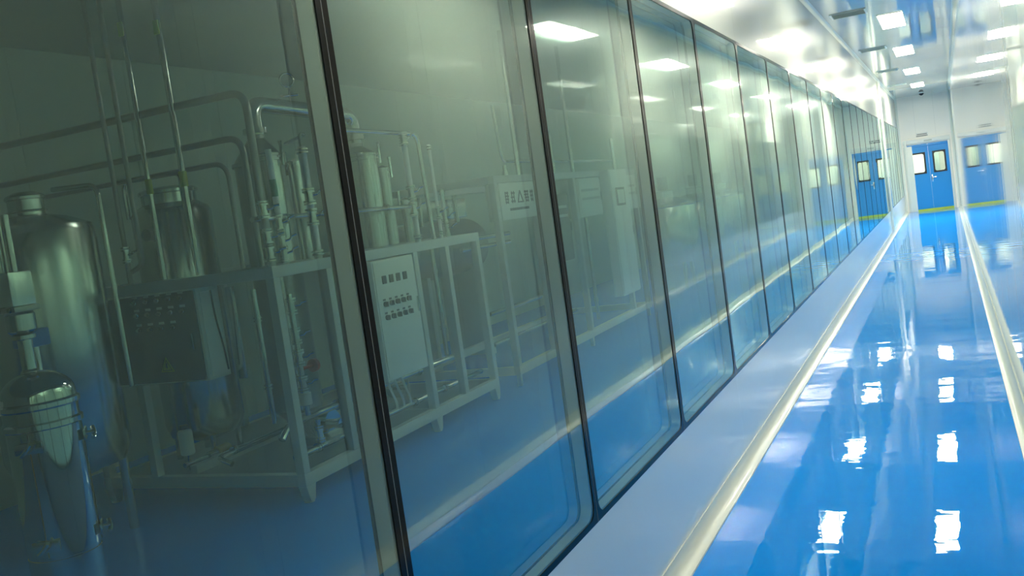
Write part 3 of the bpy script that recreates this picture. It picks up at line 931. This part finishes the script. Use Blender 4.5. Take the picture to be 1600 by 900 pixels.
# ---- control panel on the front of the skid
pn = thing('control_panel', 'flat grey control panel with two rows of selector switches on the skid front', 'control panel', (FX, 6.25, 0.55))
bm = B(); box(bm, FX - 0.20, FX + 0.012, 5.955, 6.56, 0.55, 1.45, 0.008); obj('case', bm, CABP, pn)
bm = B(); box(bm, FX + 0.012, FX + 0.02, 5.97, 6.545, 0.565, 1.435, 0.003); obj('door', bm, CABP, pn)
for k in range(4):
    bm = B(); yy = 6.06 + k * 0.10; box(bm, FX + 0.020, FX + 0.026, yy, yy + 0.055, 1.27, 1.33); obj('meter', bm, DARKP, pn)
kn = None
for z in (1.12, 1.02):
    for k in range(5):
        yy = 6.05 + 0.085 * k
        if kn is None:
            bm = B(); cyl(bm, (FX + 0.02, yy, z), (FX + 0.034, yy, z), 0.020, 16); box(bm, FX + 0.034, FX + 0.05, yy - 0.006, yy + 0.006, z - 0.018, z + 0.018)
            kn = obj('switch', bm, INK, pn); k0 = (yy, z)
            bm = B(); box(bm, FX + 0.0201, FX + 0.022, yy - 0.018, yy + 0.018, z + 0.026, z + 0.040); kl = obj('switch_label', bm, INK, pn)
        else:
            for src in (kn, kl):
                c = src.copy(); COL.objects.link(c); c.parent = pn; c.location = (0, yy - k0[0], z - k0[1])
bm = B(); box(bm, FX + 0.02, FX + 0.032, 6.515, 6.53, 1.0, 1.12, 0.003); obj('latch', bm, STEEL, pn)

# hoses drooping below the panel
for k, (ya, lab) in enumerate(((6.10, 'first hose looping below the control panel, beside the black mullion'), (6.20, 'second hose looping below the control panel'), (6.30, 'third hose looping below the control panel, farthest from the black mullion'))):
    bm = B(); tube(bm, [(FX - 0.10, ya, 0.549), (FX - 0.08, ya + 0.02, 0.44), (FX - 0.07, ya + 0.05, 0.36), (FX - 0.07, ya + 0.05, 0.302)], 0.010, 0.05, 10)
    tag(obj('hose', bm, HOSE, at=(FX - 0.07, ya + 0.05, 0.3)), lab, 'hose', 'hoses below the control panel')

# ---- pipework and pumps under the deck
def low_pipe(pts, rr, label, clamps=(), m=STEEL, rad=0.06):
    e = thing('floor_pipe', label, 'pipe', pts[0], 'low pipes inside the skid')
    bm = B(); tube(bm, pts, rr, rad, 14); obj('tube', bm, m, e)
    if clamps:
        bm = B()
        for p in clamps:
            clamp(bm, p, (0, 1, 0), rr)
        obj('clamp_ring', bm, STEEL_M, e)
    return e
low_pipe([(-2.78, 4.95, 0.275), (-2.78, 7.72, 0.275)], 0.022, 'long shiny pipe low along the skid front', ((-2.78, 5.2, 0.275), (-2.78, 6.5, 0.275), (-2.78, 7.0, 0.275)))
low_pipe([(-2.86, 4.94, 0.40), (-2.86, 5.02, 0.47), (-2.86, 5.40, 0.48), (-2.86, 7.5, 0.48)], 0.026, 'shiny cranked pipe above the low front pipe', ((-2.86, 5.6, 0.48), (-2.86, 6.75, 0.48)))
low_pipe([(-3.30, 4.93, 0.25), (-3.42, 4.93, 0.29), (-3.42, 5.8, 0.30)], 0.020, 'short bent pipe low in the near bay of the skid', ((-3.42, 5.1, 0.30),))
low_pipe([(-3.72, 4.93, 0.245), (-3.72, 5.16, 0.245)], 0.017, 'thin shiny pipe leading to the brass strainer', ())
st = thing('strainer', 'brass coloured strainer body lying low in the near bay of the skid', 'strainer', (-3.72, 5.2, 0.245))
bm = B(); cyl(bm, (-3.72, 5.161, 0.245), (-3.72, 5.26, 0.245), 0.03, 18); obj('coupling', bm, STEEL_M, st)
bm = B(); cyl(bm, (-3.72, 5.261, 0.245), (-3.72, 5.37, 0.245), 0.045, 20); obj('body', bm, BRASS, st)

mo = thing('canister', 'small white upright canister low in the near bay of the skid', 'canister', (-3.76, 5.02, 0.26))
bm = B(); lathe(bm, -3.76, 5.02, [(0.042, 0.30), (0.05, 0.31), (0.05, 0.46), (0.042, 0.475), (0.015, 0.48)], 28); obj('body', bm, WHITEP, mo)
bm = B(); cyl(bm, (-3.76, 5.02, 0.19), (-3.76, 5.02, 0.30), 0.010, 10); obj('spigot', bm, STEEL, mo)
bm = B(); lathe(bm, -3.76, 5.02, [(0.015, 0.481), (0.03, 0.484), (0.03, 0.51), (0, 0.515)], 20); obj('cap', bm, DARKP, mo)

def pump(x, y, label):
    e = thing('feed_pump', label, 'pump', (x, y, 0.19), 'pumps on the skid deck')
    bm = B(); cyl(bm, (x - 0.22, y, 0.33), (x + 0.02, y, 0.33), 0.085, 28); obj('motor', bm, STEEL_D, e)
    for k in range(6):
        bm = B(); torus(bm, (x - 0.18 + k * 0.032, y, 0.33), (1, 0, 0), 0.087, 0.006, 24, 6); obj('fin', bm, STEEL_D, e)
    bm = B(); cyl(bm, (x + 0.021, y, 0.33), (x + 0.09, y, 0.33), 0.10, 28); cyl(bm, (x + 0.09, y, 0.33), (x + 0.16, y, 0.33), 0.035, 18); obj('volute', bm, STEEL_M, e)
    bm = B(); box(bm, x - 0.20, x - 0.0, y - 0.08, y + 0.08, 0.19, 0.25, 0.004); obj('foot', bm, STEEL_D, e)
    return e
pump(-3.05, 5.65, 'dark pump with ribbed motor behind the low pipes, below the valve assembly')
pump(-3.28, 6.95, 'dark pump with ribbed motor behind the control panel')

va = thing('valve_assembly', 'upright chain of sanitary valves with a red knob inside the skid frame', 'valve', (-2.80, 5.17, 0.5))
bm = B(); cyl(bm, (-2.80, 5.17, 0.507), (-2.80, 5.17, 1.33), 0.020, 14); obj('tube', bm, STEEL, va)
for z in (1.25, 1.05, 0.90, 0.72):
    valve(va, -2.80, 5.17, z, 0.026, (0.8, 0.55, 0))
bm = B(); lathe(bm, -2.80, 5.17, [(0.02, 0.57), (0.045, 0.58), (0.045, 0.66), (0.02, 0.67)], 24); obj('bowl', bm, HOSE, va)
bm = B(); cyl(bm, (-2.80, 5.17, 0.82), (-2.80, 5.30, 0.82), 0.012, 12); cyl(bm, (-2.80, 5.30, 0.82), (-2.80, 5.33, 0.82), 0.045, 24); obj('red_knob', bm, REDP, va)
va = thing('drain_valve', 'low upright drain valve with a round top between the front posts', 'valve', (-2.78, 5.24, 0.297))
bm = B(); cyl(bm, (-2.78, 5.24, 0.297), (-2.78, 5.24, 0.44), 0.014, 12); cyl(bm, (-2.78, 5.24, 0.44), (-2.78, 5.24, 0.46), 0.02, 12); obj('stem', bm, STEEL_M, va)
valve(va, -2.78, 5.24, 0.36, 0.022, (0.6, 0.8, 0))
for (x, y, z0, z1, lab) in ((-2.95, 5.0, 0.5, 1.40, 'slim tube standing behind the near front post of the skid'), (-2.95, 5.3, 0.5, 1.45, 'slim tube standing behind the valve assembly'),
                            (-2.76, 5.62, 0.50, 1.45, 'slim upright tube right of the second front post'), (-2.76, 6.78, 0.50, 1.45, 'slim upright tube right of the control panel'),
                            (-2.90, 7.35, 0.5, 1.45, 'slim upright tube in the far bay of the skid')):
    bm = B(); cyl(bm, (x, y, z0), (x, y, z1), 0.020, 14); clamp(bm, (x, y, z0 + 0.25), (0, 0, 1), 0.02); clamp(bm, (x, y, z1 - 0.2), (0, 0, 1), 0.02)
    tag(obj('standpipe', bm, STEEL, at=(x, y, z0)), lab, 'pipe', 'standpipes inside the skid')

# ---- second skid farther along
GX, GY0, GY1, GZ = -2.65, 8.28, 12.85, 2.035
s2 = thing('tall_skid', 'taller pale frame farther along carrying the sign panel and cabinets', 'frame', (GX, GY0, 0))
def bar2(name, *a):
    bm = B(); box(bm, *a, 0.004); return obj(name, bm, FRAMEP, s2)
for yy in (GY0, 9.24, 10.40, 12.10, GY1 - s):
    bar2('post', GX - s, GX, yy, yy + s, 0.19, GZ - 0.07)
for yy in (GY0, GY1 - s):
    bar2('post', -4.0, -4.0 + s, yy, yy + s, 0.19, GZ - 0.07)
for x0 in (GX - s, -4.0):
    bar2('rail', x0, x0 + s, GY0, GY1, GZ - 0.07, GZ)
    bar2('rail', x0, x0 + s, GY0, GY1, 0.11, 0.19)
for yy in (GY0, GY1 - s):
    bar2('rail', -4.0 + s, GX - s, yy, yy + s, GZ - 0.07, GZ)
    bar2('rail', -4.0 + s, GX - s, yy, yy + s, 0.11, 0.19)
for yy in (GY0, 10.4, GY1 - 0.1):
    for x0 in (GX - s, -4.0):
        bm = B(); box(bm, x0 + 0.012, x0 + s - 0.012, yy + 0.01, yy + 0.055, 0, 0.11, 0.004); obj('foot', bm, FRAMEP, s2)

sp = thing('sign_panel', 'pale hazard sign panel with a row of dark symbols on the taller skid', 'sign', (GX, 8.8, 1.60))
bm = B(); box(bm, GX - 0.14, GX + 0.008, 8.36, 9.225, 1.60, 1.96, 0.006); obj('board', bm, CABP, sp)
t = B()
random.seed(11)
def glyph(bm, y0, y1, z0, z1):
    n = random.randint(3, 4)
    for i in range(n):
        z = z0 + (i + 0.5) * (z1 - z0) / n
        box(bm, GX + 0.008, GX + 0.0095, y0 + random.uniform(0, 0.02), y1 - random.uniform(0, 0.02), z - 0.009, z + 0.009)
    for i in range(2):
        yy = y0 + (0.25 + 0.45 * i) * (y1 - y0)
        box(bm, GX + 0.0095, GX + 0.0105, yy - 0.010, yy + 0.010, z0, z1)
for (a, b) in ((8.45, 8.56), (8.60, 8.71), (8.94, 9.05), (9.08, 9.17)):
    glyph(t, a, b, 1.755, 1.875)
cyy, czz, rr_ = 8.825, 1.80, 0.075
for k in range(3):
    a0, a1 = 2 * PI * k / 3, 2 * PI * (k + 1) / 3
    p0 = Vector((GX + 0.009, cyy + rr_ * math.sin(a0), czz + rr_ * math.cos(a0))); p1 = Vector((GX + 0.009, cyy + rr_ * math.sin(a1), czz + rr_ * math.cos(a1)))
    cyl(t, p0, p1, 0.008, 6)
box(t, GX + 0.008, GX + 0.0095, 8.55, 9.02, 1.685, 1.71)
obj('symbol', t, INK, sp, smooth=False)

def rack_cab(y0, y1, z0, z1, label, name='rack_cabinet', window=None, m=CABP, proud=0.01):
    e = thing(name, label, 'cabinet', (GX, (y0 + y1) / 2, z0))
    bm = B(); box(bm, (GX + 0.002) if proud > 0.05 else GX - 0.25, GX + proud, y0, y1, z0, z1, 0.006); obj('case', bm, m, e)
    bm = B(); box(bm, GX + proud + 0.0005, GX + proud + 0.01, y0 + 0.02, y1 - 0.02, z0 + 0.02, z1 - 0.02, 0.003); obj('door', bm, m, e)
    if window:
        a0, a1, b0, b1 = window
        bm = B(); box(bm, GX + proud + 0.01, GX + proud + 0.02, a0, a1, b0, b1, 0.003); d = obj('display_bezel', bm, DARKP, e)
        bm = B(); box(bm, GX + proud + 0.0201, GX + proud + 0.023, a0 + 0.05, a1 - 0.03, b0 + 0.03, b1 - 0.03); obj('display', bm, CABP, d)
    else:
        bm = B()
        for zz in (z1 - 0.16, z1 - 0.26):
            box(bm, GX + proud + 0.0102, GX + proud + 0.013, y0 + 0.08, y1 - 0.08, zz, zz + 0.03)
        obj('label_strip', bm, JOINT, e)
    bm = B(); box(bm, GX + proud + 0.01, GX + proud + 0.025, y1 - 0.05, y1 - 0.035, (z0 + z1) / 2 - 0.05, (z0 + z1) / 2 + 0.05, 0.003); obj('handle', bm, STEEL, e)
    return e
rack_cab(10.50, 11.28, 1.50, 1.955, 'pale cabinet with grey strips left of the metering cabinet on the taller skid')
rack_cab(11.34, 12.06, 0.45, 2.03, 'tallest pale cabinet with a dark framed display on the taller skid', window=(11.50, 11.84, 1.57, 1.80), m=WHITEP, proud=0.12)
rack_cab(12.20, 12.76, 1.50, 1.955, 'pale cabinet right of the metering cabinet on the taller skid')
rack_cab(9.85, 10.30, 1.05, 1.80, 'dark cabinet set back behind the second mullion on the taller skid', m=CABD, proud=-0.06)

for (pts, rr, lab) in (([(-2.79, 8.78, 2.75), (-2.79, 8.84, 2.19), (-2.79, 12.4, 2.17)], 0.016, 'thin pipe bent like an L running above the taller skid'),
                       ([(-2.72, 9.04, H - 0.001), (-2.72, 9.04, 2.036)], 0.020, 'pipe dropping from the ceiling onto the sign panel frame'),
                       ([(-2.72, 8.72, 2.14), (-2.72, 8.72, 2.036)], 0.020, 'stub pipe standing on the frame over the sign panel'),
                       ([(-2.72, 10.02, 2.50), (-2.72, 10.02, 2.036)], 0.018, 'beaded stub pipe just right of the second mullion'),
                       ([(-2.72, 10.62, H - 0.001), (-2.72, 10.62, 2.036)], 0.022, 'bright pipe dropping from the ceiling onto the cabinets'),
                       ([(-2.72, 12.2, 2.45), (-2.72, 12.2, 2.036)], 0.022, 'short pipe over the right cabinet of the taller skid'),
                       ([(-2.9, 7.9, 1.47), (-2.9, 9.0, 1.465)], 0.022, 'upper bright pipe bridging the two skids'),
                       ([(-2.95, 8.0, 1.38), (-2.95, 9.1, 1.375)], 0.020, 'lower bright pipe bridging the two skids'),
                       ([(-2.9, 8.3, 0.72), (-2.9, 9.6, 0.72)], 0.022, 'pipe low behind the taller skid posts'),
                       ([(-2.9, 8.3, 0.42), (-2.9, 10.6, 0.42)], 0.022, 'lowest pipe behind the taller skid posts'),
                       ([(-2.74, 9.45, 0.25), (-2.74, 9.45, 1.9)], 0.020, 'upright pipe beside the second post of the taller skid'),
                       ([(-2.74, 10.9, 0.25), (-2.74, 10.9, 1.49)], 0.022, 'upright pipe under the left cabinet of the taller skid')):
    bm = B(); tube(bm, pts, rr, 0.10, 12)
    for p in pts[1:]:
        pass
    if len(pts) == 2 and abs(pts[0][1] - pts[1][1]) < 1e-4:
        d = pts[0][2] - pts[1][2]
        for q in (0.12, 0.24):
            clamp(bm, (pts[1][0], pts[1][1], min(pts[0][2], pts[1][2]) + q * min(abs(d), 1.0)), (0, 0, 1), rr)
    tag(obj('service_pipe', bm, STEEL, at=pts[-1]), lab, 'pipe', 'pipes around the taller skid')

# ---- plant behind the taller skid
hb = thing('buffer_vessel', 'dark horizontal vessel on cradles in the dim background behind the skids', 'vessel', (-4.3, 9.6, 0))
bm = B(); cyl(bm, (-4.3, 9.0, 1.35), (-4.3, 10.7, 1.35), 0.33, 36)
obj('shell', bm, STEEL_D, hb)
for yy in (9.0, 10.7):
    bm = B(); lathe(bm, 0, 0, dome(0.33, 0, 0.12), 36)
    sg_ = -1 if yy < 9.5 else 1
    bmesh.ops.transform(bm, matrix=Matrix(((1, 0, 0, -4.3), (0, 0, sg_, yy + sg_ * 0.001), (0, 1, 0, 1.35), (0, 0, 0, 1))), verts=bm.verts)
    obj('end_cap', bm, STEEL_D, hb)
for yy in (9.2, 10.4):
    bm = B(); box(bm, -4.55, -4.05, yy, yy + 0.08, 0, 1.08, 0.004); obj('cradle', bm, FRAMEP, hb)
bm = B(); box(bm, -4.44, -4.16, 9.3, 10.6, 1.70, 1.93, 0.01); obj('valve_block', bm, STEEL_B, hb)
for k, yy in enumerate((9.1, 9.35, 10.2)):
    bm = B(); cyl(bm, (-4.1, yy, 1.65), (-4.1, yy, 1.98), 0.03, 14); clamp(bm, (-4.1, yy, 1.85), (0, 0, 1), 0.03); obj('nozzle', bm, STEEL, hb)

def big_tank(x, y, r, z1, label):
    e = thing('mixing_tank', label, 'tank', (x, y, 0), 'mixing tanks in the far part of the room')
    bm = B(); lathe(bm, x, y, [(0.08, 0.35), (r * 0.9, 0.45), (r, 0.55), (r, z1), (r * 0.95, z1 + 0.04), (0.2, z1 + 0.14)], 48); obj('body', bm, STEEL_B, e)
    bm = B(); torus(bm, (x, y, z1 - 0.01), (0, 0, 1), r + 0.006, 0.012, 40); obj('rim', bm, STEEL, e)
    bm = B(); lathe(bm, x, y, [(0.16, z1 + 0.14), (0.16, z1 + 0.24), (0.17, z1 + 0.245), (0.17, z1 + 0.26), (0, z1 + 0.28)], 32); obj('manway', bm, STEEL, e)
    bm = B(); lathe(bm, x, y, [(0.09, z1 + 0.281), (0.09, z1 + 0.5), (0, z1 + 0.51)], 24); obj('agitator_motor', bm, STEEL_D, e)
    for a in (0.8, 2.4, 4.0, 5.5):
        bm = B(); cyl(bm, (x + r * 0.8 * math.cos(a), y + r * 0.8 * math.sin(a), 0), (x + r * 0.8 * math.cos(a), y + r * 0.8 * math.sin(a), 0.52), 0.03, 12); obj('leg', bm, STEEL, e)
    return e
big_tank(-3.2, 16.2, 0.50, 1.42, 'stainless mixing tank beyond the taller skid, first in the far row')
big_tank(-3.2, 18.4, 0.50, 1.42, 'stainless mixing tank, second in the far row')
big_tank(-3.2, 20.6, 0.50, 1.42, 'stainless mixing tank, third in the far row')
